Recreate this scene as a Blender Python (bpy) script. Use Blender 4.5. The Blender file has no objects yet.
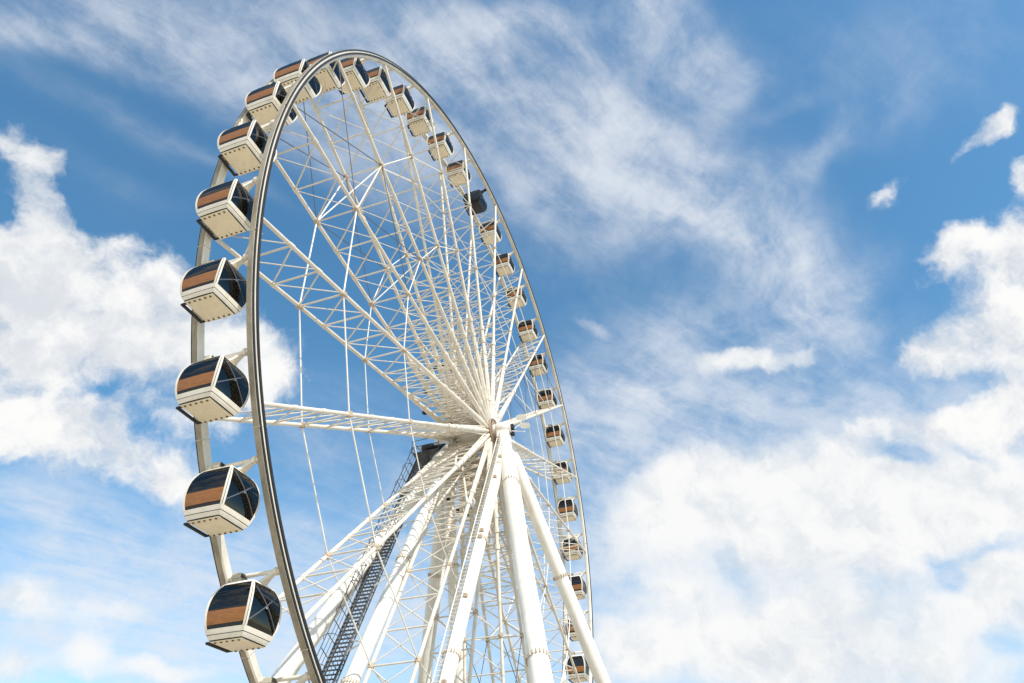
import bpy, bmesh, math, random
from mathutils import Vector, Matrix

random.seed(7)
S = bpy.context.scene
COL = S.collection
PI = math.pi
rad = math.radians

# ------------------------------------------------------------------ numbers
HUB_Z = 30.5                 # hub height above the ground
R = 29.0                     # outer radius of the rims
W = 2.66                     # distance between the two rims (near rim y = 0, far rim y = W)
YM = W / 2
PHASE = 190.94               # angle of one spoke
NS, NG = 21, 42
R_AX = R - 0.2               # gondola axles on the rim

# ------------------------------------------------------------------ helpers
class MB:
    """collects shapes; build() links them as ONE mesh object"""
    def __init__(self):
        self.v, self.f, self.mi, self.slot = [], [], [], 0

    def add(self, vs, fs):
        o = len(self.v)
        self.mi += [self.slot] * len(fs)
        self.v += [tuple(p) for p in vs]
        self.f += [tuple(i + o for i in q) for q in fs]

    def box(self, c, size, M=None):
        x, y, z = (s / 2 for s in size)
        c = Vector(c)
        vs = []
        for sz in (-z, z):
            for sx, sy in ((-x, -y), (x, -y), (x, y), (-x, y)):
                p = Vector((sx, sy, sz))
                if M is not None:
                    p = M @ p
                vs.append(c + p)
        self.add(vs, [(3, 2, 1, 0), (4, 5, 6, 7), (0, 1, 5, 4), (1, 2, 6, 5), (2, 3, 7, 6), (3, 0, 4, 7)])

    def bevbox(self, c, size, b):
        """box with chamfered vertical and top/bottom edges"""
        x, y, z = (s / 2 for s in size)
        def ring(ix, iy, zz):
            a, d = x - ix, y - iy
            return [(a - b, -d, zz), (a, -d + b, zz), (a, d - b, zz), (a - b, d, zz),
                    (-a + b, d, zz), (-a, d - b, zz), (-a, -d + b, zz), (-a + b, -d, zz)]
        rings = [ring(b, b, -z), ring(0, 0, -z + b), ring(0, 0, z - b), ring(b, b, z)]
        c = Vector(c)
        vs = [c + Vector(p) for r in rings for p in r]
        fs = []
        for k in range(3):
            for i in range(8):
                j = (i + 1) % 8
                fs.append((k * 8 + i, k * 8 + j, k * 8 + 8 + j, k * 8 + 8 + i))
        fs.append(tuple(range(7, -1, -1)))
        fs.append(tuple(range(24, 32)))
        self.add(vs, fs)

    def tube(self, pts, rr, n=10, cap=True):
        """round bar through pts with a radius per point"""
        pts = [Vector(p) for p in pts]
        if not isinstance(rr, (list, tuple)):
            rr = [rr] * len(pts)
        vs, fs = [], []
        d0 = (pts[-1] - pts[0]).normalized()
        up = Vector((0, 0, 1)) if abs(d0.z) < .9 else Vector((1, 0, 0))
        for i, p in enumerate(pts):
            d = (pts[min(i + 1, len(pts) - 1)] - pts[max(i - 1, 0)]).normalized()
            a = d.cross(up).normalized()
            b = d.cross(a).normalized()
            for k in range(n):
                t = 2 * PI * k / n
                vs.append(p + (a * math.cos(t) + b * math.sin(t)) * rr[i])
        for i in range(len(pts) - 1):
            for k in range(n):
                k2 = (k + 1) % n
                fs.append((i * n + k, i * n + k2, (i + 1) * n + k2, (i + 1) * n + k))
        if cap:
            fs.append(tuple(range(n - 1, -1, -1)))
            m = (len(pts) - 1) * n
            fs.append(tuple(range(m, m + n)))
        self.add(vs, fs)

    def lathe(self, prof, c, axis='y', n=24):
        """prof = (along axis, radius) pairs"""
        c = Vector(c)
        vs, fs = [], []
        for (h, r) in prof:
            for k in range(n):
                t = 2 * PI * k / n
                if axis == 'y':
                    vs.append(c + Vector((r * math.cos(t), h, r * math.sin(t))))
                else:
                    vs.append(c + Vector((r * math.cos(t), r * math.sin(t), h)))
        for i in range(len(prof) - 1):
            for k in range(n):
                k2 = (k + 1) % n
                fs.append((i * n + k, i * n + k2, (i + 1) * n + k2, (i + 1) * n + k))
        fs.append(tuple(range(n)))
        m = (len(prof) - 1) * n
        fs.append(tuple(range(m + n - 1, m - 1, -1)))
        self.add(vs, fs)

    def ring(self, prof, n):
        """closed sweep round the wheel axis; prof = closed loop of (radius, y)"""
        m = len(prof)
        vs, fs = [], []
        for k in range(n):
            t = 2 * PI * k / n
            for (r, y) in prof:
                vs.append((r * math.cos(t), y, r * math.sin(t)))
        for k in range(n):
            k2 = (k + 1) % n
            for i in range(m):
                j = (i + 1) % m
                fs.append((k * m + i, k * m + j, k2 * m + j, k2 * m + i))
        self.add(vs, fs)

    def build(self, name, mat, parent=None, smooth=True):
        me = bpy.data.meshes.new(name)
        me.from_pydata(self.v, [], self.f)
        me.polygons.foreach_set('material_index', self.mi)
        me.validate()
        bm = bmesh.new(); bm.from_mesh(me)
        bmesh.ops.recalc_face_normals(bm, faces=bm.faces)
        bm.to_mesh(me); bm.free()
        if smooth:
            me.polygons.foreach_set('use_smooth', [True] * len(me.polygons))
            me.set_sharp_from_angle(angle=rad(38))
        for m_ in (mat if isinstance(mat, (list, tuple)) else [mat]):
            me.materials.append(m_)
        o = bpy.data.objects.new(name, me)
        COL.objects.link(o)
        if parent is not None:
            o.parent = parent
        return o


def thing(name, label, cat, loc=(0, 0, 0), group=None):
    o = bpy.data.objects.new(name, None)
    o.empty_display_size = .3
    COL.objects.link(o)
    o.location = loc
    o['label'] = label
    o['category'] = cat
    if group:
        o['group'] = group
    return o


def copy_tree(o, parent=None):
    c = o.copy()
    COL.objects.link(c)
    c.parent = parent
    for ch in list(o.children):
        copy_tree(ch, c)
    return c


# ------------------------------------------------------------------ materials
def mat_base(name):
    m = bpy.data.materials.new(name)
    m.use_nodes = True
    nt = m.node_tree
    return m, nt, nt.nodes['Principled BSDF']


def ramp(nt, stops):
    n = nt.nodes.new('ShaderNodeValToRGB')
    e = n.color_ramp.elements
    while len(e) < len(stops):
        e.new(.5)
    for s, (p, c) in zip(e, stops):
        s.position = p
        s.color = (*c, 1)
    return n


def painted(name, col, dirt, rough=.42, scale=1.3, amount=.45, metal=0.0, streak=True):
    """paint with soft patches of dirt, run-off streaks and uneven gloss"""
    m, nt, b = mat_base(name)
    tc = nt.nodes.new('ShaderNodeTexCoord')
    mp = nt.nodes.new('ShaderNodeMapping')
    mp.inputs['Scale'].default_value = (1, 1, .35) if streak else (1, 1, 1)
    oi = nt.nodes.new('ShaderNodeObjectInfo')
    sc = nt.nodes.new('ShaderNodeMath'); sc.operation = 'MULTIPLY'; sc.inputs[1].default_value = 37.0
    nt.links.new(oi.outputs['Random'], sc.inputs[0])
    av = nt.nodes.new('ShaderNodeVectorMath'); av.operation = 'ADD'
    nt.links.new(tc.outputs['Object'], av.inputs[0])
    nt.links.new(sc.outputs[0], av.inputs[1])
    nt.links.new(av.outputs[0], mp.inputs['Vector'])
    nz = nt.nodes.new('ShaderNodeTexNoise')
    nz.inputs['Scale'].default_value = scale
    nz.inputs['Detail'].default_value = 7
    nz.inputs['Roughness'].default_value = .65
    nt.links.new(mp.outputs['Vector'], nz.inputs['Vector'])
    r = ramp(nt, [(.42, (0, 0, 0)), (.78, (1, 1, 1))])
    nt.links.new(nz.outputs['Fac'], r.inputs['Fac'])
    mul = nt.nodes.new('ShaderNodeMath'); mul.operation = 'MULTIPLY'
    mul.inputs[1].default_value = amount
    nt.links.new(r.outputs['Color'], mul.inputs[0])
    mix = nt.nodes.new('ShaderNodeMix'); mix.data_type = 'RGBA'
    mix.inputs['A'].default_value = (*col, 1)
    mix.inputs['B'].default_value = (*dirt, 1)
    nt.links.new(mul.outputs[0], mix.inputs['Factor'])
    nt.links.new(mix.outputs['Result'], b.inputs['Base Color'])
    n2 = nt.nodes.new('ShaderNodeTexNoise')
    n2.inputs['Scale'].default_value = scale * 6
    n2.inputs['Detail'].default_value = 4
    nt.links.new(tc.outputs['Object'], n2.inputs['Vector'])
    mr = nt.nodes.new('ShaderNodeMapRange')
    mr.inputs['To Min'].default_value = rough - .12
    mr.inputs['To Max'].default_value = rough + .16
    nt.links.new(n2.outputs['Fac'], mr.inputs['Value'])
    nt.links.new(mr.outputs['Result'], b.inputs['Roughness'])
    b.inputs['Metallic'].default_value = metal
    return m


M = {}
M['white'] = painted('white_steel_paint', (.83, .79, .71), (.42, .34, .25), .45, .9, .50)
M['rim'] = painted('rim_paint', (.72, .66, .55), (.34, .27, .18), .36, 1.1, .55)
M['rimjoint'] = painted('rim_joint_paint', (.55, .49, .39), (.25, .2, .14), .4, 2, .5)
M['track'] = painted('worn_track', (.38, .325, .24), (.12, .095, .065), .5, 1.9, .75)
M['cabin'] = painted('cabin_paint', (.83, .76, .64), (.44, .35, .24), .38, 2.2, .40)
M['floor'] = painted('cabin_floor_paint', (.80, .69, .50), (.52, .42, .28), .5, 3.0, .35, streak=False)
M['bolt'] = painted('bolt_steel', (.10, .08, .06), (.20, .12, .07), .5, 8, .5)
M['black'] = painted('black_paint', (.012, .012, .013), (.045, .04, .035), .62, 3, .3)
M['stair'] = painted('black_stair_steel', (.07, .072, .075), (.16, .15, .13), .55, 4, .4)
M['cable'] = painted('steel_cable', (.09, .09, .10), (.05, .04, .03), .5, 6, .4)
M['node'] = painted('rusty_bracket_paint', (.52, .42, .30), (.20, .11, .06), .55, 5, .7)
M['hubring'] = painted('rusty_hub_ring', (.38, .27, .18), (.12, .07, .045), .6, 4, .7)
M['grey'] = painted('grey_housing', (.55, .50, .38), (.25, .21, .14), .5, 5, .4)
M['concrete'] = painted('concrete', (.36, .34, .31), (.22, .20, .18), .85, 2, .6, streak=False)
M['lens'] = painted('lamp_white', (.86, .85, .82), (.6, .58, .5), .25, 4, .2)
M['blackcabin'] = painted('black_cabin_paint', (.010, .010, .011), (.03, .028, .025), .3, 3, .3)
M['latch'] = painted('polished_latch', (.8, .8, .8), (.6, .6, .6), .2, 8, .2, metal=1.0)
M['slate'] = painted('slate_door_bar', (.07, .075, .09), (.12, .12, .13), .35, 6, .4)
M['spoke'] = painted('spoke_paint', (.72, .655, .545), (.40, .30, .20), .45, .9, .50)
M['seat'] = painted('dark_seat', (.10, .085, .075), (.05, .04, .04), .6, 6, .5)


def wood_mat():
    m, nt, b = mat_base('copper_brown_wood')
    tc = nt.nodes.new('ShaderNodeTexCoord')
    mp = nt.nodes.new('ShaderNodeMapping')
    mp.inputs['Scale'].default_value = (4, 1.0, 14)
    nt.links.new(tc.outputs['Object'], mp.inputs['Vector'])
    nz = nt.nodes.new('ShaderNodeTexNoise')
    nz.inputs['Scale'].default_value = 2.2
    nz.inputs['Detail'].default_value = 8
    nz.inputs['Distortion'].default_value = .8
    nt.links.new(mp.outputs['Vector'], nz.inputs['Vector'])
    r = ramp(nt, [(.2, (.17, .062, .014)), (.55, (.30, .115, .025)), (.85, (.40, .165, .038))])
    nt.links.new(nz.outputs['Fac'], r.inputs['Fac'])
    nt.links.new(r.outputs['Color'], b.inputs['Base Color'])
    b.inputs['Roughness'].default_value = .5
    b.inputs['Coat Weight'].default_value = .12
    b.inputs['Coat Roughness'].default_value = .08
    return m


def glass_mat(name='tinted_cabin_glass', tint=(.34, .35, .38)):
    m = bpy.data.materials.new(name)
    m.use_nodes = True
    nt = m.node_tree
    out = nt.nodes['Material Output']
    nt.nodes.remove(nt.nodes['Principled BSDF'])
    tr = nt.nodes.new('ShaderNodeBsdfTransparent')
    tr.inputs['Color'].default_value = (*tint, 1)
    gl = nt.nodes.new('ShaderNodeBsdfGlossy')
    gl.inputs['Roughness'].default_value = .03
    gl.inputs['Color'].default_value = (.66, .64, .62, 1)
    tc = nt.nodes.new('ShaderNodeTexCoord')
    nz = nt.nodes.new('ShaderNodeTexNoise')
    nz.inputs['Scale'].default_value = 1.3
    bp = nt.nodes.new('ShaderNodeBump')
    bp.inputs['Strength'].default_value = .05
    nt.links.new(tc.outputs['Object'], nz.inputs['Vector'])
    nt.links.new(nz.outputs['Fac'], bp.inputs['Height'])
    nt.links.new(bp.outputs['Normal'], gl.inputs['Normal'])
    fr = nt.nodes.new('ShaderNodeFresnel')
    fr.inputs['IOR'].default_value = 1.75
    nt.links.new(bp.outputs['Normal'], fr.inputs['Normal'])
    mx = nt.nodes.new('ShaderNodeMixShader')
    nt.links.new(fr.outputs['Fac'], mx.inputs['Fac'])
    nt.links.new(tr.outputs['BSDF'], mx.inputs[1])
    nt.links.new(gl.outputs['BSDF'], mx.inputs[2])
    nt.links.new(mx.outputs['Shader'], out.inputs['Surface'])
    return m


M['wood'] = wood_mat()
M['glass'] = glass_mat()
M['blackglass'] = glass_mat('black_cabin_glass', (.07, .07, .08))


def ground_mat():
    m, nt, b = mat_base('pale_paving')
    tc = nt.nodes.new('ShaderNodeTexCoord')
    br = nt.nodes.new('ShaderNodeTexBrick')
    br.inputs['Scale'].default_value = 1.0
    br.inputs['Brick Width'].default_value = .6
    br.inputs['Row Height'].default_value = .3
    br.inputs['Mortar Size'].default_value = .008
    br.inputs['Color1'].default_value = (.56, .48, .36, 1)
    br.inputs['Color2'].default_value = (.50, .43, .33, 1)
    br.inputs['Mortar'].default_value = (.25, .22, .18, 1)
    nt.links.new(tc.outputs['Object'], br.inputs['Vector'])
    nz = nt.nodes.new('ShaderNodeTexNoise'); nz.inputs['Scale'].default_value = .2
    nz.inputs['Detail'].default_value = 8
    nt.links.new(tc.outputs['Object'], nz.inputs['Vector'])
    mix = nt.nodes.new('ShaderNodeMix'); mix.data_type = 'RGBA'; mix.blend_type = 'MULTIPLY'
    r = ramp(nt, [(.3, (.8, .8, .8)), (.7, (1, 1, 1))])
    nt.links.new(nz.outputs['Fac'], r.inputs['Fac'])
    mix.inputs['Factor'].default_value = 1
    nt.links.new(br.outputs['Color'], mix.inputs['A'])
    nt.links.new(r.outputs['Color'], mix.inputs['B'])
    nt.links.new(mix.outputs['Result'], b.inputs['Base Color'])
    b.inputs['Roughness'].default_value = .85
    return m


# ------------------------------------------------------------------ ground
g = MB()
NGR = 96
g.add([(0, 0, 0)] + [(3000 * math.cos(2 * PI * k / NGR), 3000 * math.sin(2 * PI * k / NGR), 0) for k in range(NGR)],
      [(0, k + 1, (k + 1) % NGR + 1) for k in range(NGR)])
ground = g.build('ground', ground_mat(), smooth=False)
ground['kind'] = 'structure'
ground['label'] = 'pale paved ground below the wheel'

# ------------------------------------------------------------------ the wheel
wheel = thing('ferris_wheel', 'giant white ferris wheel with two rims, lattice spokes and a rusty brown hub ring',
              'ferris wheel', (0, 0, HUB_Z))
HW = .168                                   # half width of a rim along the axle
RT = .46                                   # radial depth of a rim


def rim_profile(yc):
    b = .07
    r0, r1 = R - RT, R
    y0, y1 = yc - HW, yc + HW
    return [(r0 + b, y0), (r0, y0 + b), (r0, y1 - b), (r0 + b, y1), (r1 - b, y1), (r1, y1 - b), (r1, y0 + b), (r1 - b, y0)]


def rect(r0, r1, y0, y1):
    return [(r0, y0), (r0, y1), (r1, y1), (r1, y0)]


for yc, sgn in ((0, -1), (W, 1)):
    mb = MB()
    mb.ring(rim_profile(yc), 252)
    # bolted joints between the rim segments
    mb.slot = 1
    for k in range(NS):
        a = rad(PHASE + (k + .11) * 360 / NS)
        er = Vector((math.cos(a), 0, math.sin(a)))
        et = Vector((-math.sin(a), 0, math.cos(a)))
        ey = Vector((0, 1, 0))
        Mx = Matrix((et, ey, er)).transposed()
        mb.box(er * (R - RT / 2) + ey * yc, (.035, 2 * HW + .012, RT + .012), Mx)
    rim = mb.build('rim', [M['rim'], M['rimjoint']], wheel)
    # dull rolling surface on the outer face
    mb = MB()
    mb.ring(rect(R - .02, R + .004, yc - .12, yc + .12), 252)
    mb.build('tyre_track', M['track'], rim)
    # black cable channel and the thin seam on the outward side
    ys = yc + sgn * HW
    mb = MB()
    mb.ring(rect(R - .335, R - .225, ys - .012, ys + .012 + sgn * .05) if sgn > 0 else rect(R - .335, R - .225, ys - .062, ys + .012), 252)
    mb.build('light_strip', M['black'], rim)
    mb = MB()
    mb.ring(rect(R - .115, R - .02, ys - .02, ys + .02), 252)
    mb.build('seam', M['black'], rim)
# spokes: each a near and a far chord with a lattice between them
PAN = [28.6 - 2.27 * k for k in range(8)] + [11.5, 10.3, 9.1, 7.9, 6.8, 5.7, 4.6, 3.6, 2.7, 1.9]            # panel points along a chord


def chord_pts(y):
    rs = [.8, 2.2, 4, 6.5, 9.5, 13, 28.7]
    rr = [.12, .17, .20, .18, .135, .112, .102]
    return [(r, y, 0) for r in rs], rr


sp = MB()
for y in (0, W):
    p_, r_ = chord_pts(y)
    sp.tube(p_, r_, 12)
    for k in range(1, 17, 1):                         # little sleeves at the panel points
        sp.tube([(PAN[k] - .16, y, 0), (PAN[k] + .16, y, 0)], .13 if PAN[k] > 10 else .212, 12)
sp0 = sp.build('spoke', M['spoke'], wheel)
la = MB()
for k in range(0, 18):
    r0 = PAN[k]
    if k > 0:
        la.tube([(r0, .1, 0), (r0, W - .1, 0)], .05, 8)
    if k < 17:
        r1 = PAN[k + 1]
        la.tube([(r0 - .1, .05, .05), (r1 + .1, W - .05, .05)], .042, 8)
        la.tube([(r1 + .1, .05, -.05), (r0 - .1, W - .05, -.05)], .03, 6)
for (ya, yb) in ((0, W), (W, 0)):                     # struts from the chords to the opposite hub ring
    la.tube([(9.5, ya, 0), (1.0, yb + (.12 if yb == 0 else -.12), 0)], .075, 8)
for y in (0, W):                                      # paired stays spreading on the hub rings
    for sg in (-1, 1):
        la.tube([(11.8, y, 0), (.92, y, sg * .34)], .06, 8)
lat0 = la.build('lattice', M['spoke'], sp0)
for rr_ in (PAN[3], PAN[6]):
    for y in (0, W):
        nd = MB()
        nd.bevbox((rr_, y, 0), (.36, .27, .30), .04)
        nd.build('node_bracket', M['node'], sp0)
lb = MB()                                             # dark projector boxes near the far hub ring
lb.bevbox((5.9, W + .34, .0), (.34, .26, .22), .03)
lb.tube([(5.9, W + .1, 0), (5.9, W + .3, 0)], .04, 8)
lb.build('projector_box', M['black'], sp0)
for i in range(NS):
    o = sp0 if i == 0 else copy_tree(sp0, wheel)
    o.rotation_euler = (0, -rad(PHASE + i * 360 / NS), 0)


def wp(i, r, y):
    a = rad(PHASE + i * 360 / NS)
    return Vector((r * math.cos(a), y, r * math.sin(a)))


def rod(name, a, b, r, mat, n=6):
    """straight bar between two points, its own object"""
    mb = MB()
    mb.tube([a, b], r, n)
    return mb.build(name, mat, wheel)


for i in range(NS):
    for rr_ in (PAN[3], PAN[6]):
        for y in (0, W):
            rod('tie_rod', wp(i, rr_, y), wp(i + 1, rr_, y), .045 if rr_ > 15 else .036, M['white'])
BR = [i for i in range(NS) if i % 7 == 1]             # braced bays: between spoke -i and -(i+1)
for i in BR:
    a, b = -i, -i - 1
    for q in range(2):
        (s, t) = ((a, b), (b, a))[q]
        if q:
            rod('cross_rod', wp(s, PAN[3], 0), wp(t, PAN[3], W), .045, M['white'])
            rod('cross_rod', wp(s, PAN[6], 0), wp(t, PAN[6], W), .04, M['white'])
        for y in (0, W):
            rod('brace_cable', wp(s, R - .5, y), wp(t, PAN[3], y), .028, M['cable'])
            rod('brace_cable', wp(s, PAN[3], y), wp(t, PAN[6], y), .028, M['cable'])
# hub
mb = MB()
mb.lathe([(-1.6, .34), (-1.6, .42), (-.35, .42), (-.35, .5), (W + .35, .5), (W + .35, .42), (W + 2.1, .42), (W + 2.1, .34)], (0, 0, 0), n=36)
mb.build('axle', M['white'], wheel)
for y in (-.16, W + .16):
    mb = MB()
    mb.lathe([(-.09, .55), (-.09, .98), (-.05, 1.03), (.05, 1.03), (.09, .98), (.09, .55)], (0, y, 0), n=48)
    mb.slot = 1
    for k in range(NS * 2):
        t = 2 * PI * k / (NS * 2)
        s = -1 if y < 0 else 1
        mb.lathe([(-.04, .035), (.04, .035)], (.9 * math.cos(t), y + s * .12, .9 * math.sin(t)), n=6)
    mb.build('hub_ring', [M['hubring'], M['bolt']], wheel)

# ------------------------------------------------------------------ gondolas
CS = .97
PROF = [(0, .72), (.10, .79), (.22, .85), (.42, .92), (.62, .965), (.85, .995), (1.1, 1.005), (1.35, .985),
        (1.55, .945), (1.75, .87), (1.92, .775), (2.05, .67), (2.12, .57)]


def sw(z):
    if z < 0:
        return PROF[0][1] * CS
    for (z0, s0), (z1, s1) in zip(PROF, PROF[1:]):
        if z0 <= z <= z1:
            t = (z - z0) / (z1 - z0)
            return (s0 + (s1 - s0) * t) * CS
    return PROF[-1][1] * CS


def zs(a, b, n):
    return [a + (b - a) * i / n for i in range(n + 1)]


def side(face, z, u, out):
    """point on one of the four bulging sides: u in -1..1 along it, out = offset outward"""
    s = sw(z)
    s1 = s * .985
    p = (u * s1, -(s1 + .022 * s * (1 - u * u) + out))
    for _ in range(face):
        p = (-p[1], p[0])
    return (p[0], p[1], z)


def panel(mb, face, levels, u0, u1, out, th, nu=1):
    """curved slab on one side, between levels, from out-th to out"""
    n = len(levels)
    m = nu + 1
    vs = []
    for o_ in (out, out - th):
        for z in levels:
            for j in range(m):
                vs.append(side(face, z, u0 + (u1 - u0) * j / nu, o_))
    def ix(l, k, j): return l * n * m + k * m + j
    fs = []
    for k in range(n - 1):
        for j in range(nu):
            fs.append((ix(0, k, j), ix(0, k, j + 1), ix(0, k + 1, j + 1), ix(0, k + 1, j)))
            fs.append((ix(1, k, j), ix(1, k + 1, j), ix(1, k + 1, j + 1), ix(1, k, j + 1)))
        fs.append((ix(0, k, 0), ix(0, k + 1, 0), ix(1, k + 1, 0), ix(1, k, 0)))
        fs.append((ix(0, k, nu), ix(1, k, nu), ix(1, k + 1, nu), ix(0, k + 1, nu)))
    for j in range(nu):
        fs.append((ix(0, 0, j), ix(1, 0, j), ix(1, 0, j + 1), ix(0, 0, j + 1)))
        fs.append((ix(0, n - 1, j), ix(0, n - 1, j + 1), ix(1, n - 1, j + 1), ix(1, n - 1, j)))
    mb.add(vs, fs)


def square_loft(mb, levels, off, cap0=True, cap1=True):
    vs, fs = [], []
    n = 28
    for z in levels:
        for face in range(4):
            for q in range(7):
                vs.append(side(face, z, -1 + 2 * q / 6, off))
    for k in range(len(levels) - 1):
        for i in range(n):
            j = (i + 1) % n
            fs.append((k * n + i, k * n + j, k * n + n + j, k * n + n + i))
    if cap0:
        fs.append(tuple(range(n - 1, -1, -1)))
    if cap1:
        m = (len(levels) - 1) * n
        fs.append(tuple(range(m, m + n)))
    mb.add(vs, fs)


Z0 = -2.52            # bottom of the cabin below its axle


def make_gondola(kind):
    cm = M['cabin'] if kind == 'cream' else M['blackcabin']
    fm = M['floor'] if kind == 'cream' else M['blackcabin']
    gm = M['glass'] if kind == 'cream' else M['blackglass']
    wm = M['wood'] if kind == 'cream' else M['blackcabin']
    root = thing('gondola', '', 'gondola', (0, 0, 0), 'gondolas hanging round the wheel')

    def place(o):
        o.location = (0, .12, Z0)
        return o
    # body: skirt (two rails with a gap), corner posts, roof frame
    mb = MB()
    square_loft(mb, [.02, .06, .10, .165], 0)
    square_loft(mb, [.19, .27, .36], 0)
    mb.slot = 1
    square_loft(mb, [.165, .19], -.012)
    square_loft(mb, [.0, .02], .003)
    mb.slot = 0
    lev = zs(.36, 2.02, 14)
    for face in range(4):
        for (a, b) in ((-.985, -.89), (.89, .985)):
            panel(mb, face, lev, a, b, .004, .05)
        mb.slot = 1
        for (a, b) in ((-1.0, -.985), (.985, 1.0)):       # dark joint along the corner
            panel(mb, face, lev, a, b, -.012, .02)
        for (a, b) in ((-.90, -.875), (.875, .90)):       # rubber seal beside the glass
            panel(mb, face, lev, a, b, -.012, .03)
        mb.slot = 0
    square_loft(mb, [1.99, 2.05, 2.12], .006)
    place(mb.build('cabin_frame', [cm, M['black']], root))
    # glass on four sides
    for face in range(4):
        mb = MB()
        panel(mb, face, zs(.362, 1.985, 12), -.888, .888, -.022, .012, 8)
        wdw = place(mb.build('window', gm, root))
        mb = MB()
        if face in (0, 2):                       # doors towards the rims
            sy = -1 if face == 0 else 1
            for (xa, za, xb, zb) in ((-.78, .55, .62, 1.78), (.78, .55, -.62, 1.78)):
                pts = []
                for q in range(7):
                    x_ = xa + (xb - xa) * q / 6
                    z_ = za + (zb - za) * q / 6
                    pts.append((x_, sy * (abs(side(0, z_, x_ / (sw(z_) * .985), 0)[1]) - .012), z_))
                mb.tube(pts, .028, 6)
        else:
            panel(mb, face, zs(.365, .49, 2), -.885, .885, -.010, .03, 8)
            panel(mb, face, zs(.985, 1.035, 1), -.885, .885, -.010, .03, 8)
            panel(mb, face, zs(1.66, 1.685, 1), -.885, .885, -.012, .03, 8)
        if face in (0, 2):
            mb.slot = 1
            mb.lathe([(-.02, .03), (-.015, .06), (.015, .06), (.02, .03)], (0, (-1 if face == 0 else 1) * (sw(1.18) * 1.0), 1.18), n=16)
        mb.build('window_bar', [M['slate'] if face in (0, 2) else M['black'], M['latch']], wdw)
    for face in (1, 3):
        mb = MB()
        panel(mb, face, zs(.495, .98, 6), -.886, .886, -.004, .03, 8)
        place(mb.build('wood_panel', wm, root))
    # floor plate with bolts
    mb = MB()
    mb.bevbox((0, 0, -.02), (1.355, 1.355, .036), .012)
    mb.slot = 1
    for sx in (-1, 1):
        for k in range(5):
            mb.lathe([(-.075, .034), (-.06, .046), (-.034, .046)], (sx * .58, -.5 + k * .25, 0), 'z', 8)
    place(mb.build('floor_plate', [fm, M['bolt']], root))
    # benches inside
    for s in (-1, 1):
        mb = MB()
        mb.bevbox((s * .52, 0, .50), (.42, 1.45, .08), .02)
        mb.bevbox((s * .74, 0, .82), (.06, 1.45, .56), .02)
        place(mb.build('bench', M['seat'], root))
    # boarding step on the far side
    mb = MB()
    mb.bevbox((0, .86, -.02), (1.22, .14, .085), .02)
    for x in (-.60, .60):
        mb.bevbox((x * .95, .76, -.02), (.10, .20, .06), .01)
    place(mb.build('boarding_step', M['black'], root))
    # air conditioner on the roof
    mb = MB()
    mb.bevbox((-.12, .50, 2.46), (.46, .42, .24), .03)
    for x in (-.28, .04):
        mb.box((x, .42, 2.22), (.06, .30, .26))
    ac = place(mb.build('air_conditioner', M['grey'] if kind == 'cream' else M['blackcabin'], root))
    mb = MB()
    for k in range(4):
        mb.box((-.12, .265, 2.40 + k * .045), (.38, .02, .02))
    mb.lathe([(-.02, .07), (.02, .07)], (-.12, .735, 2.47), n=12)
    mb.build('vent_grille', M['black'], ac)
    # axle between the rims
    mb = MB()
    mb.tube([(0, -YM + .16, 0), (0, -YM + .42, 0), (0, YM - .42, 0), (0, YM - .16, 0)], [.13, .085, .085, .13], 14)
    for y in (-.98, .98):
        mb.lathe([(-.06, .16), (.06, .16)], (0, y, 0), n=18)
    mb.build('axle', cm, root)
    # hanger plates at both ends
    for s in (-1, 1):
        mb = MB()
        yt, yb = s * .95, s * .50 + .12
        dv = Vector((0, yb - yt, -.46))
        ax = Vector((0, -dv.z, dv.y)).normalized()
        vs = []
        for (t, wd, th) in ((-.12, .09, .07), (.25, .09, .07), (.7, .15, .06), (1.0, .26, .05)):
            c = Vector((0, yt, .02)) + dv * t
            for (a, b) in ((-1, -1), (1, -1), (1, 1), (-1, 1)):
                vs.append(c + Vector((a * wd, 0, 0)) + ax * (b * th))
        fs = [(3, 2, 1, 0), (12, 13, 14, 15)]
        for k in range(3):
            for i in range(4):
                j = (i + 1) % 4
                fs.append((k * 4 + i, k * 4 + j, k * 4 + 4 + j, k * 4 + 4 + i))
        mb.add(vs, fs)
        mb.build('hanger', cm, root, smooth=False)
    return root


ORD = ['first', 'second', 'third', 'fourth', 'fifth', 'sixth', 'seventh', 'eighth', 'ninth', 'tenth', 'eleventh',
       'twelfth', 'thirteenth']


def gondola_label(m):
    if m == 4:
        return 'cream gondola cut off by the bottom picture edge, only its roof box showing'
    if m == 3:
        return 'large cream gondola with wooden side band, lowest one seen whole at left'
    if m >= -4:
        k = 3 - m
        w = ['one', 'two', 'three', 'four', 'five', 'six', 'seven'][k - 1]
        return 'cream gondola with wooden side band, %s place%s above the lowest whole one' % (w, '' if k == 1 else 's')
    if m == -5:
        return 'cream gondola at the upper left, second before the highest bend of the near rim'
    if m == -6:
        return 'cream gondola partly hidden behind the near rim at the highest bend of the wheel'
    if m == -12:
        return 'the only black gondola, high on the right side of the wheel'
    if m > -12:
        return 'small cream gondola seen from below, %s one above the black gondola' % ORD[m + 11]
    return 'small cream gondola on the right side, %s one below the black gondola' % ORD[-13 - m]


proto = make_gondola('cream')
first = True
for m in range(4, -26, -1):
    a = rad(PHASE + (m + .5) * 360 / NG)
    if m == -12:
        o = make_gondola('black')
    elif first:
        o = proto
        first = False
    else:
        o = copy_tree(proto)
    o.location = (R_AX * math.cos(a), YM, HUB_Z + R_AX * math.sin(a))
    o.rotation_euler = (rad(random.uniform(-.6, .6)), rad(random.uniform(-1.0, 1.0)), 0)
    o['label'] = gondola_label(m)

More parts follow.
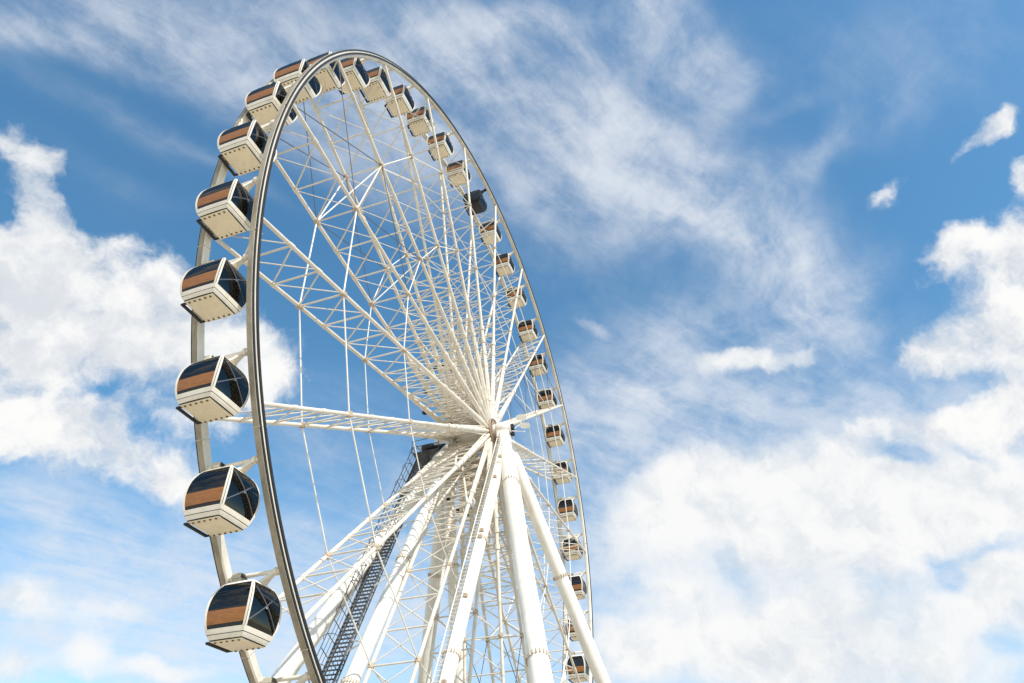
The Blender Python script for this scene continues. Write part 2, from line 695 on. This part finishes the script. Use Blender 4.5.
# ------------------------------------------------------------------ support legs
sup = thing('wheel_support', 'white tubular legs splayed under the hub, with a black stair up one leg', 'support frame', (0, 0, 0))


def leg(top, foot, r, flange=(.22, .42, .62, .82)):
    A = Vector(top); B = Vector(foot)
    d = B - A
    n = d.normalized()
    mb = MB()
    mb.tube([A, A + n * .6, A + n * 2.6, B], [r * .42, r * .5, r, r], 28)
    for t in flange:
        c = A + d * t
        mb.tube([c - n * .07, c + n * .07], r + .035, 28)
    q = 3.2
    while q < d.length - 1:
        mb.tube([A + n * (q - .02), A + n * (q + .02)], r + .007, 28)
        q += 2.4
    mb.slot = 1
    u = n.cross(Vector((0, 0, 1))).normalized(); v = n.cross(u)
    for t in flange:
        c = A + d * t
        for k in range(20):
            a = 2 * PI * k / 20
            e = u * math.cos(a) + v * math.sin(a)
            p = c + e * (r + .055)
            mb.tube([p - n * .12, p + n * .12], .035, 6)
    o = mb.build('leg', [M['white'], M['node']], sup)
    mb = MB()
    mb.bevbox((foot[0], foot[1], .15), (2.6, 2.6, .8), .05)
    mb.build('footing', M['concrete'], o)
    return o


HB = HUB_Z - .05
LEGS = [((0, -.85, HB), (12.4, -9.0, 0), .50, (.345, .70)),
        ((0, -.85, HB), (-14.9, -9.0, 0), .53, (.215, .648, .85)),
        ((0, -1.3, HB), (-15.8, -2.0, 0), .40, (.15, .38, .63, .85)),
        ((0, -1.3, HB), (9.0, -2.0, 0), .40, (.3, .6)),
        ((0, W + .35, HB), (-15.6, 4.0, 0), .42, (.4, .66, .85)),
        ((0, W + 1.3, HB), (9.0, 4.7, 0), .42, (.3, .6)),
        ((0, W + .6, HB), (-14.9, 11.7, 0), .53, (.35, .70)),
        ((0, W + .95, HB), (12.9, 11.9, 0), .50, (.3, .6))]
legs = [leg(*a) for a in LEGS]

for y, s in ((-.98, -1), (W + 1.25, 1)):
    mb = MB()
    mb.lathe([(-.5, .4), (-.5, .50), (-.42, .56), (.42, .56), (.5, .50), (.5, .4)], (0, y, HUB_Z), n=36)
    mb.box((0, y, HUB_Z - .62), (1.0, .8, .5))
    bh = mb.build('bearing_housing', M['white'], sup)
    mb = MB()
    mb.box((.0, y + s * .74, HUB_Z + .0), (.34, .22, .42))
    mb.box((.22, y + s * .66, HUB_Z - .45), (.3, .28, .26))
    mb.build('motor_box', M['black'], bh)

# floodlights at the hub ends: pale shallow dishes on stalks
for (x, y, z) in ((.3, -2.35, .95), (-.1, -2.75, -.15), (.3, W + 2.3, .95), (-.1, W + 3.1, -.35)):
    mb = MB()
    mb.lathe([(-.13, .05), (-.10, .16), (-.03, .38), (0, .44), (.03, .38), (.10, .16), (.15, .05)], (x, y, HUB_Z + z), 'z', 28)
    mb.tube([(x, y, HUB_Z + z - .1), (x, y, HUB_Z + z - .55), (x * .5, y * .6 + (.0 if y < 0 else W * .4 + .4), HUB_Z - .35)], .04, 8)
    mb.build('floodlight', M['lens'], sup)

# ladder along the near inclined leg
A = Vector(LEGS[2][0]); B = Vector(LEGS[2][1])
n = (B - A).normalized()
sidev = Vector((0, 1, 0))
outv = n.cross(sidev).normalized()
if outv.x > 0:
    outv = -outv
mb = MB()
L = (B - A).length
off = outv * .62 + sidev * .12
for s in (-.2, .2):
    mb.tube([A + n * 2.2 + off + sidev * s, A + n * (L - .4) + off + sidev * s], .032, 8)
k = 2.3
while k < L - .5:
    mb.tube([A + n * k + off - sidev * .2, A + n * k + off + sidev * .2], .018, 6)
    k += .3
k = 3
while k < L - .5:
    for s in (-.2, .2):
        mb.tube([A + n * k + off + sidev * s, A + n * k + sidev * s * .8], .022, 6)
    k += 2.4
mb.slot = 1
for k in (4.5, 7, 12.6, 13.2, 18, 23.5, 24.2):
    p = A + n * k + outv * .42 + sidev * -.18
    mb.box(p, (.16, .22, .2))
mb.build('ladder', [M['white'], M['node']], sup)

# black access stair climbing beside the far inclined leg
T0 = Vector((-.9, W + 2.75, HUB_Z - 1.6)); T1 = Vector((-14.3, W + 3.3, .2))
d = T1 - T0
L = d.length
n = d.normalized()
wv = Vector((0, 1, 0))
uv = n.cross(wv).normalized()
if uv.z < 0:
    uv = -uv
mb = MB()
for s in (-.48, .48):
    mb.tube([T0 + wv * s, T1 + wv * s], .07, 8)
    mb.tube([T0 + wv * s - uv * .24, T1 + wv * s - uv * .24], .045, 8)
    k = .3
    while k < L - .4:
        mb.tube([T0 + n * k + wv * s, T0 + n * (k + .3) + wv * s - uv * .24], .022, 6)
        mb.tube([T0 + n * (k + .3) + wv * s - uv * .24, T0 + n * (k + .6) + wv * s], .022, 6)
        k += .6
st = mb.build('access_stair', M['stair'], sup)
mb = MB()
k = .3
while k < L:
    p = T0 + n * k
    for dx in (-.085, 0, .085):
        mb.box(p + Vector((dx, 0, .02)), (.055, .92, .03))
    k += .29
mb.build('tread', M['stair'], st)
for s in (-.5, .5):
    mb = MB()
    for h in (.32, .62, .95):
        mb.tube([T0 + wv * s + uv * h, T1 + wv * s + uv * h], .028 if h > .9 else .02, 6)
    k = .3
    while k < L:
        mb.tube([T0 + n * k + wv * s, T0 + n * k + wv * s + uv * .95], .025, 6)
        k += .95
    mb.build('handrail', M['stair'], st)
# safety hoops over the stair
k = .8
while k < L:
    mb = MB()
    c = T0 + n * k
    pts = []
    for q in range(9):
        t = PI * q / 8
        pts.append(c + wv * (.5 * math.cos(t)) + uv * (.95 + .45 * math.sin(t)))
    mb.tube(pts, .018, 5)
    mb.build('safety_hoop', M['stair'], st)
    k += 1.9
# brackets between stair and leg
mb = MB()
A = Vector(LEGS[4][0]); B = Vector(LEGS[4][1])
for t in (.12, .27, .42, .57, .72, .87):
    p = T0 + d * t
    q = A + (B - A) * t
    mb.tube([p - wv * .5, q], .05, 8)
    mb.tube([p - wv * .5 - n * .8, q + n * .4], .035, 8)
mb.build('stair_bracket', M['white'], sup)

# maintenance platform with the drive under the far end of the hub
mb = MB()
mb.box((-.5, W + 2.3, HUB_Z - 1.5), (2.0, 2.2, .05))
for x in (-1.55, .55):
    for y in (W + 1.15, W + 3.45):
        mb.tube([(x, y, HUB_Z - 1.5), (x, y, HUB_Z - .45)], .03, 6)
for h in (-1.0, -.45):
    mb.tube([(-1.55, W + 1.15, HUB_Z + h), (-1.55, W + 3.45, HUB_Z + h)], .025, 6)
    mb.tube([(.55, W + 1.15, HUB_Z + h), (.55, W + 3.45, HUB_Z + h)], .025, 6)
    mb.tube([(-1.55, W + 3.45, HUB_Z + h), (.55, W + 3.45, HUB_Z + h)], .025, 6)
mb.build('platform', M['stair'], sup)
mb = MB()
mb.bevbox((-.9, W + 2.3, HUB_Z - .95), (.7, 1.0, .5), .06)
mb.lathe([(-.5, .3), (.5, .3)], (-.4, W + 1.6, HUB_Z - .8), n=20)
mb.build('drive_motor', M['black'], sup)

# ------------------------------------------------------------------ world
SUN_DIR = Vector((-.36, -.58, .73)).normalized()
SUN_EL = math.asin(SUN_DIR.z)
SUN_ROT = math.atan2(SUN_DIR.x, SUN_DIR.y)

CRISP = [(70.4, 43.5, 1.1, 1.1, 141, 0.85),
    (68.2, 42.8, 1.1, 1.2, 143, 0.85),
    (67.5, 44.2, 0.9, 0.9, 143, 0.7),
    (65.9, 41.8, 1.0, 1.3, 146, 0.75),
    (65.4, 39.7, 1.4, 1.3, 148, 0.8),
    (62.8, 35.5, 4.8, 4.1, 171, 1.0),
    (65.5, 37.4, 2.2, 2.3, 149, 0.9),
    (59.4, 38.1, 3.1, 2.5, 177, 0.95),
    (58.4, 40.8, 1.0, 0.7, 153, 0.5),
    (55.2, 38.4, 2.0, 2.0, 180, 0.85),
    (55.4, 35.2, 5.7, 3.1, 164, 1.0),
    (60.8, 31.8, 4.0, 3.4, 156, 0.9),
    (48.8, 35.9, 4.2, 3.0, 174, 0.9),
    (44.2, 35.3, 2.5, 2.0, 166, 1.0),
    (56.8, 26.5, 3.9, 2.4, 174, 1.0),
    (59.4, 26.4, 2.7, 3.3, 161, 0.9),
    (53.3, 26.7, 2.1, 2.4, 164, 0.8),
    (49.3, 25.6, 2.0, 1.7, 167, 0.9),
    (48.1, 30.6, 2.5, 1.8, 166, 0.65),
    (-27.0, 35.0, 1.8, 3.1, -148, 1.0),
    (-23.6, 31.3, 3.1, 3.0, -153, 1.0),
    (-19.5, 31.3, 2.4, 1.7, -168, 0.95),
    (-17.1, 31.3, 1.5, 0.9, -158, 0.8),
    (-20.4, 26.3, 3.7, 2.7, -158, 0.95),
    (-15.5, 27.1, 2.9, 1.3, -161, 0.65),
    (3.2, 27.6, 3.1, 1.2, -171, 0.5),
    (8.0, 25.6, 1.7, 0.9, -174, 0.45),
    (-5.0, 26.4, 3.5, 0.9, -167, 0.4),
    (-12.0, 27.9, 2.0, 0.9, -163, 0.6),
    (-23.7, 37.9, 1.6, 1.4, -173, 0.95),
    (-22.2, 36.8, 1.0, 1.0, -151, 0.6),
    (-19.9, 36.0, 0.9, 0.6, 172, 0.4),
    (-25.2, 37.9, 1.0, 0.6, 165, 0.5),
    (-29.6, 43.6, 1.7, 0.6, 174, 0.62),
    (-32.2, 43.6, 1.5, 0.8, 175, 0.8),
    (-30.9, 40.2, 0.9, 1.3, -141, 0.95),
    (-21.1, 42.7, 1.2, 0.6, 160, 0.52)]
SOFT = [(2.8, 25.3, 5.3, 3.2, -172, 0.9),
    (-3.6, 24.4, 7.7, 4.1, -169, 1.0),
    (10.3, 21.5, 4.6, 3.0, -176, 0.4),
    (-11.0, 20.0, 8.6, 2.0, -167, 0.5),
    (0.6, 15.0, 10.9, 2.4, -174, 0.5),
    (-10.9, 23.2, 7.0, 3.5, -166, 1.0),
    (-17.9, 21.8, 3.9, 4.0, -163, 0.95),
    (7.3, 24.3, 3.1, 2.3, -174, 0.6),
    (7.7, 27.5, 3.2, 1.6, 172, 0.35),
    (6.4, 19.2, 2.2, 1.1, -175, 0.75),
    (-2.6, 16.3, 7.3, 1.9, -172, 0.75),
    (-14.9, 15.3, 3.8, 2.6, -169, 0.85),
    (9.6, 15.0, 5.9, 1.8, -176, 0.75),
    (8.6, 16.7, 4.5, 1.0, -176, 0.4),
    (-8.1, 12.3, 8.3, 1.9, -172, 0.6),
    (1.0, 13.3, 6.8, 1.7, -174, 0.55),
    (-7.2, 19.3, 5.8, 1.2, -169, 0.35),
    (-4.0, 35.1, 3.1, 1.0, -170, 0.85),
    (-1.5, 34.8, 2.0, 0.8, 178, 0.5),
    (-9.4, 34.6, 1.9, 0.5, 172, 0.5),
    (9.7, 40.1, 2.0, 0.9, -148, 0.5),
    (6.4, 34.2, 3.2, 1.1, 173, 0.4),
    (-0.6, 31.9, 2.3, 1.6, -168, 0.3),
    (55.2, 15.9, 1.8, 1.2, 170, 0.65),
    (50.3, 16.2, 4.5, 1.4, 172, 0.62),
    (49.8, 13.3, 1.7, 1.3, 174, 0.75),
    (44.7, 13.0, 3.2, 0.9, 175, 0.75),
    (53.9, 12.1, 1.9, 1.2, 173, 0.65),
    (53.6, 19.0, 5.4, 1.2, -175, 0.3)]
GAPS = [(67.6, 39.2, 0.8, 0.7, 146, 0.7),
    (63.9, 42.9, 0.7, 2.0, 147, 0.5),
    (61.3, 41.3, 1.1, 0.8, 162, 0.35),
    (55.3, 30.5, 1.2, 0.5, 149, 0.34),
    (51.7, 28.7, 0.8, 0.8, -164, 0.2),
    (56.5, 22.9, 3.5, 0.5, 179, 0.3),
    (-17.3, 28.9, 1.5, 0.6, -159, 0.8),
    (-19.6, 28.8, 1.4, 0.5, -157, 0.4),
    (-13.6, 25.4, 1.6, 0.6, -157, 0.6),
    (-18.0, 24.2, 1.4, 0.4, -137, 0.4),
    (-12.5, 17.3, 0.9, 0.8, -168, 0.7),
    (-16.0, 18.5, 2.4, 0.6, 178, 0.5),
    (-12.2, 18.7, 1.3, 0.5, -168, 0.4),
    (-14.4, 12.8, 1.2, 0.6, -147, 0.45),
    (1.0, 31.0, 2.6, 1.0, -159, 0.6),
    (-20.0, 34.4, 1.0, 1.1, -154, 0.5)]
CIRRUS = [(74.4, 50.8, 7.1, 1.3, 156, 0.75),
    (63.3, 55.4, 10.1, 2.2, 171, 0.85),
    (45.8, 59.3, 10.3, 3.2, -177, 0.85),
    (24.8, 61.7, 8.2, 4.3, -165, 0.95),
    (8.7, 56.1, 9.4, 3.8, -140, 1.0),
    (-3.0, 48.3, 7.8, 3.0, -127, 1.0),
    (1.7, 52.0, 8.6, 2.3, -133, 0.6),
    (-9.4, 42.6, 3.8, 2.5, -113, 1.0),
    (-10.6, 38.5, 3.8, 2.9, -98, 0.9),
    (16.4, 64.5, 6.7, 2.0, -176, 0.8),
    (-5.5, 62.2, 3.6, 2.7, -112, 1.0),
    (-9.5, 57.9, 3.2, 2.3, -104, 0.9),
    (-12.2, 54.8, 1.2, 2.7, -124, 0.55),
    (2.7, 56.9, 4.7, 2.2, -137, 0.5),
    (-20.5, 49.3, 0.9, 1.7, -113, 0.5),
    (-17.0, 48.0, 2.0, 1.0, 171, 0.35),
    (-18.5, 52.2, 2.6, 0.6, -174, 0.2),
    (-9.7, 48.6, 5.2, 2.2, -136, 0.5),
    (28.3, 54.1, 8.5, 3.9, -162, 0.7),
    (12.5, 50.1, 4.9, 2.4, -154, 0.4),
    (42.7, 53.0, 6.5, 2.3, -167, 0.4),
    (67.3, 48.6, 9.4, 1.0, 177, 0.2),
    (57.2, 49.0, 7.7, 0.7, -174, 0.2),
    (54.1, 53.3, 7.9, 1.2, -174, 0.32),
    (58.9, 45.1, 7.5, 0.7, -175, 0.14),
    (0.1, 39.4, 7.0, 2.7, -172, 0.75),
    (5.4, 34.5, 7.9, 3.2, 179, 0.8),
    (-13.6, 35.1, 2.0, 3.7, -136, 0.5),
    (-15.7, 37.6, 1.4, 2.8, -123, 0.35),
    (-6.0, 31.6, 10.0, 3.8, -165, 0.7),
    (11.1, 28.6, 3.2, 4.8, -175, 0.6),
    (7.0, 21.3, 6.1, 8.8, -174, 0.9),
    (-3.7, 19.9, 16.0, 4.9, -171, 1.0),
    (-2.0, 14.0, 17.9, 4.6, -173, 1.0),
    (-3.1, 28.3, 10.8, 3.8, -168, 0.6),
    (-16.4, 20.1, 5.1, 8.5, -165, 0.8),
    (-19.1, 40.4, 2.6, 2.2, -152, 0.15),
    (-32.7, 48.2, 9.0, 4.4, -135, 0.22),
    (-26.6, 51.9, 7.5, 3.9, -140, 0.2),
    (61.2, 44.2, 7.4, 4.2, 149, 0.12),
    (13.0, 46.9, 7.3, 3.3, -174, 0.2),
    (-24.3, 48.0, 4.8, 1.0, -172, 0.22),
    (-14.3, 27.9, 3.8, 2.2, -161, 0.6),
    (54.6, 21.5, 9.4, 2.6, 178, 0.35),
    (46.5, 15.5, 13.5, 2.6, 173, 0.5),
    (54.3, 20.9, 7.3, 1.4, -171, 0.8),
    (48.0, 20.3, 8.7, 1.7, -165, 0.8),
    (45.3, 23.2, 5.0, 1.1, -160, 0.5),
    (52.5, 17.9, 7.0, 2.2, 175, 0.7),
    (48.2, 14.7, 11.9, 3.8, 173, 1.0),
    (39.2, 16.9, 7.0, 4.0, -175, 0.7),
    (39.7, 22.5, 5.2, 2.8, -167, 0.5),
    (45.4, 26.1, 3.5, 1.5, 180, 0.3),
    (30.3, 18.8, 8.2, 5.7, 178, 0.7),
    (22.1, 19.0, 6.9, 7.2, -180, 0.6),
    (28.5, 26.5, 4.8, 4.6, -164, 0.3),
    (40.0, 30.9, 3.8, 3.1, -169, 0.35),
    (34.8, 32.3, 5.5, 4.7, -167, 0.3),
    (12.8, 21.7, 3.9, 8.9, -176, 0.6)]

w = bpy.data.worlds.new('World')
S.world = w
w.use_nodes = True
nt = w.node_tree
N, LK = nt.nodes, nt.links
bg = N['Background']
bg.inputs['Strength'].default_value = SKY_STRENGTH = .12


def math_n(op, a, b=None, c=None, clamp=False):
    n_ = N.new('ShaderNodeMath'); n_.operation = op; n_.use_clamp = clamp
    for i, x in enumerate((a, b, c)):
        if x is None:
            continue
        if isinstance(x, (int, float)):
            n_.inputs[i].default_value = x
        else:
            LK.new(x, n_.inputs[i])
    return n_.outputs[0]


def vmath(op, a, b=None, scale=None):
    n_ = N.new('ShaderNodeVectorMath'); n_.operation = op
    for i, x in enumerate((a, b)):
        if x is None:
            continue
        if isinstance(x, (tuple, list, Vector)):
            n_.inputs[i].default_value = x
        else:
            LK.new(x, n_.inputs[i])
    if scale is not None:
        n_.inputs['Scale'].default_value = scale
    return n_


def noise(vec, scale, detail, rough=.55, lac=2.0, dist=0.0):
    n_ = N.new('ShaderNodeTexNoise')
    n_.inputs['Scale'].default_value = scale
    n_.inputs['Detail'].default_value = detail
    n_.inputs['Roughness'].default_value = rough
    n_.inputs['Lacunarity'].default_value = lac
    n_.inputs['Distortion'].default_value = dist
    LK.new(vec, n_.inputs['Vector'])
    return n_


def smooth(x, a, b, lo=0.0, hi=1.0):
    n_ = N.new('ShaderNodeMapRange'); n_.interpolation_type = 'SMOOTHSTEP'
    n_.inputs['From Min'].default_value = a
    n_.inputs['From Max'].default_value = b
    n_.inputs['To Min'].default_value = lo
    n_.inputs['To Max'].default_value = hi
    LK.new(x, n_.inputs['Value'])
    return n_.outputs['Result']


tc = N.new('ShaderNodeTexCoord')
DIR = tc.outputs['Generated']


def blobs(lst, vec):
    """smooth union of cloud masses, each given as azimuth, elevation, two radii, tilt (degrees) and amount"""
    tot = None
    for (az, el, ra, rb, th, amp) in lst:
        az_, el_, th_ = rad(az), rad(el), rad(th)
        c = Vector((math.cos(el_) * math.cos(az_), math.cos(el_) * math.sin(az_), math.sin(el_)))
        E = Vector((-math.sin(az_), math.cos(az_), 0)); Nn = c.cross(E)
        a = E * math.cos(th_) + Nn * math.sin(th_)
        b = Nn * math.cos(th_) - E * math.sin(th_)
        u = vmath('DOT_PRODUCT', vec, a / math.sin(rad(ra))).outputs['Value']
        v = vmath('DOT_PRODUCT', vec, b / math.sin(rad(rb))).outputs['Value']
        q = math_n('MULTIPLY_ADD', v, v, math_n('MULTIPLY', u, u))
        fall = math_n('MULTIPLY', math_n('EXPONENT', math_n('MULTIPLY', q, -.7)), amp)
        # keep a product of (1-x): union
        inv = math_n('SUBTRACT', 1.0, fall)
        tot = inv if tot is None else math_n('MULTIPLY', tot, inv)
    return math_n('SUBTRACT', 1.0, tot)


# domain warp so that the masses get ragged outlines
wn = noise(DIR, 7.0, 5, .62)
WV = vmath('SUBTRACT', wn.outputs['Color'], (.5, .5, .5)).outputs[0]
DW = vmath('ADD', DIR, vmath('SCALE', WV, scale=.10).outputs[0]).outputs[0]
n1 = noise(DW, 13.0, 7, .60, 2.15, .1)
n1b = noise(DW, 5.0, 2, .5)
hole = blobs(GAPS, DW)

# towering clouds with a crisp billowed outline, and unseen ones added behind the viewer to whiten fill light and glass reflections
back = smooth(vmath('DOT_PRODUCT', DIR, (-.80, -.27, .535)).outputs['Value'], .22, .6, 0.0, .60)
crisp_mass = math_n('ADD', blobs(CRISP, DW), back)
nsum = math_n('ADD', math_n('MULTIPLY', math_n('SUBTRACT', n1.outputs['Fac'], .5), 1.45),
              math_n('MULTIPLY', math_n('SUBTRACT', n1b.outputs['Fac'], .5), .30))
dens = math_n('SUBTRACT', math_n('ADD', crisp_mass, nsum), hole)
crisp_a = smooth(dens, .30, .94)
# low soft banks
sdens = math_n('SUBTRACT', math_n('ADD', blobs(SOFT, DW), math_n('MULTIPLY', nsum, .30)), hole)
soft_a = math_n('MULTIPLY', smooth(sdens, .28, .86), .97)

# high cirrus in a flat layer: coordinates on a plane overhead
sep = N.new('ShaderNodeSeparateXYZ'); LK.new(DIR, sep.inputs[0])
zc = math_n('MAXIMUM', sep.outputs['Z'], .06)
comb = N.new('ShaderNodeCombineXYZ')
LK.new(math_n('DIVIDE', sep.outputs['X'], zc), comb.inputs['X'])
LK.new(math_n('DIVIDE', sep.outputs['Y'], zc), comb.inputs['Y'])
wn2 = noise(comb.outputs[0], 1.5, 3, .5)
PV = vmath('ADD', comb.outputs[0], vmath('SCALE', vmath('SUBTRACT', wn2.outputs['Color'], (.5, .5, .5)).outputs[0], scale=.38).outputs[0]).outputs[0]
mp = N.new('ShaderNodeMapping')
mp.inputs['Rotation'].default_value = (0, 0, rad(27))
LK.new(PV, mp.inputs['Vector'])
STR = vmath('MULTIPLY', mp.outputs[0], (1.0, 3.6, 1.0)).outputs[0]
cn = noise(STR, 2.0, 7, .60, 2.1, .0)
wn3 = noise(DIR, 4.0, 4, .6)
DW2 = vmath('ADD', DIR, vmath('SCALE', vmath('SUBTRACT', wn3.outputs['Color'], (.5, .5, .5)).outputs[0], scale=.13).outputs[0]).outputs[0]
cir_mass = blobs(CIRRUS, DW2)
cn2 = noise(vmath('MULTIPLY', DW2, (1.0, 1.0, 1.6)).outputs[0], 11.0, 7, .66, 2.1)
tex = math_n('MULTIPLY_ADD', smooth(cn.outputs['Fac'], .28, .74), smooth(sep.outputs['Z'], .20, .66, .26, .62), math_n('MULTIPLY', smooth(cn2.outputs['Fac'], .25, .75), .50))
cir_a = math_n('MULTIPLY', smooth(math_n('MULTIPLY', cir_mass, math_n('ADD', tex, smooth(sep.outputs['Z'], .18, .60, .52, .28))), .02, 1.30), .88)

sky = N.new('ShaderNodeTexSky')
sky.sky_type = 'NISHITA'
sky.sun_disc = False
sky.sun_elevation = SUN_EL
sky.sun_rotation = SUN_ROT
sky.air_density = 1.0
sky.dust_density = .3
sky.ozone_density = 1.0
hs = N.new('ShaderNodeHueSaturation')
hs.inputs['Hue'].default_value = .487
hs.inputs['Saturation'].default_value = 1.24
hs.inputs['Value'].default_value = 1.72
LK.new(sky.outputs['Color'], hs.inputs['Color'])

# lit and shaded parts of the clouds: compare the density a little nearer to the sun
LT = (SUN_DIR - Vector((.73, .25, .64)) * SUN_DIR.dot(Vector((.73, .25, .64)))).normalized()
n2 = noise(vmath('ADD', DW, tuple(LT * .03)).outputs[0], 13.0, 4, .58, 2.15, .1)
grad = math_n('SUBTRACT', n1.outputs['Fac'], n2.outputs['Fac'])
cshade = smooth(math_n('ADD', math_n('MULTIPLY', grad, 1.2), math_n('MULTIPLY', n1b.outputs['Fac'], 1.0)), .22, .74)
K = 1.0 / SKY_STRENGTH


def layer(prev, alpha, col):
    m_ = N.new('ShaderNodeMix'); m_.data_type = 'RGBA'
    LK.new(alpha, m_.inputs['Factor'])
    LK.new(prev, m_.inputs['A'])
    if isinstance(col, tuple):
        m_.inputs['B'].default_value = col
    else:
        LK.new(col, m_.inputs['B'])
    return m_.outputs['Result']


def cloud_colour(lo, hi):
    m_ = N.new('ShaderNodeMix'); m_.data_type = 'RGBA'
    m_.inputs['A'].default_value = tuple(c * K for c in lo) + (1,)
    m_.inputs['B'].default_value = tuple(c * K for c in hi) + (1,)
    LK.new(cshade, m_.inputs['Factor'])
    return m_.outputs['Result']


c1 = layer(hs.outputs['Color'], cir_a, (.80 * K, .84 * K, .90 * K, 1))
c2 = layer(c1, soft_a, cloud_colour((.74, .79, .84), (.97, .968, .96)))
c3 = layer(c2, crisp_a, cloud_colour((.72, .76, .81), (.985, .98, .97)))
LK.new(c3, bg.inputs['Color'])
w.cycles.sampling_method = 'MANUAL'
w.cycles.sample_map_resolution = 512

# ------------------------------------------------------------------ sun
sl = bpy.data.lights.new('sun', 'SUN')
sl.energy = 5.0
sl.angle = rad(.53)
sl.color = (1.0, .975, .935)
so = bpy.data.objects.new('sun', sl)
COL.objects.link(so)
so.location = SUN_DIR * 100
so.rotation_euler = (-SUN_DIR).to_track_quat('-Z', 'Y').to_euler()

# ------------------------------------------------------------------ camera
cd = bpy.data.cameras.new('camera')
cd.sensor_width = 36
cd.lens = 688.41 / 1024 * 36
cd.clip_start = .1
cd.clip_end = 8000
co = bpy.data.objects.new('camera', cd)
COL.objects.link(co)
Rv = Vector((0.33943828, -0.94047207, -0.0171448))
Uv = Vector((-0.59454719, -0.22863886, 0.77086829))
Fv = Vector((0.72890006, 0.25146882, 0.6367638))
mw = Matrix((Rv, Uv, -Fv)).transposed().to_4x4()
mw.translation = Vector((-43.0579, -16.6867, HUB_Z - 28.9951))
co.matrix_world = mw
S.camera = co

S.render.engine = 'CYCLES'
S.view_settings.view_transform = 'Standard'
S.view_settings.look = 'None'
S.view_settings.exposure = 0.0
S.view_settings.gamma = 1.0
S.cycles.max_bounces = 8
S.cycles.diffuse_bounces = 4
S.cycles.transparent_max_bounces = 24
S.cycles.use_denoising = True
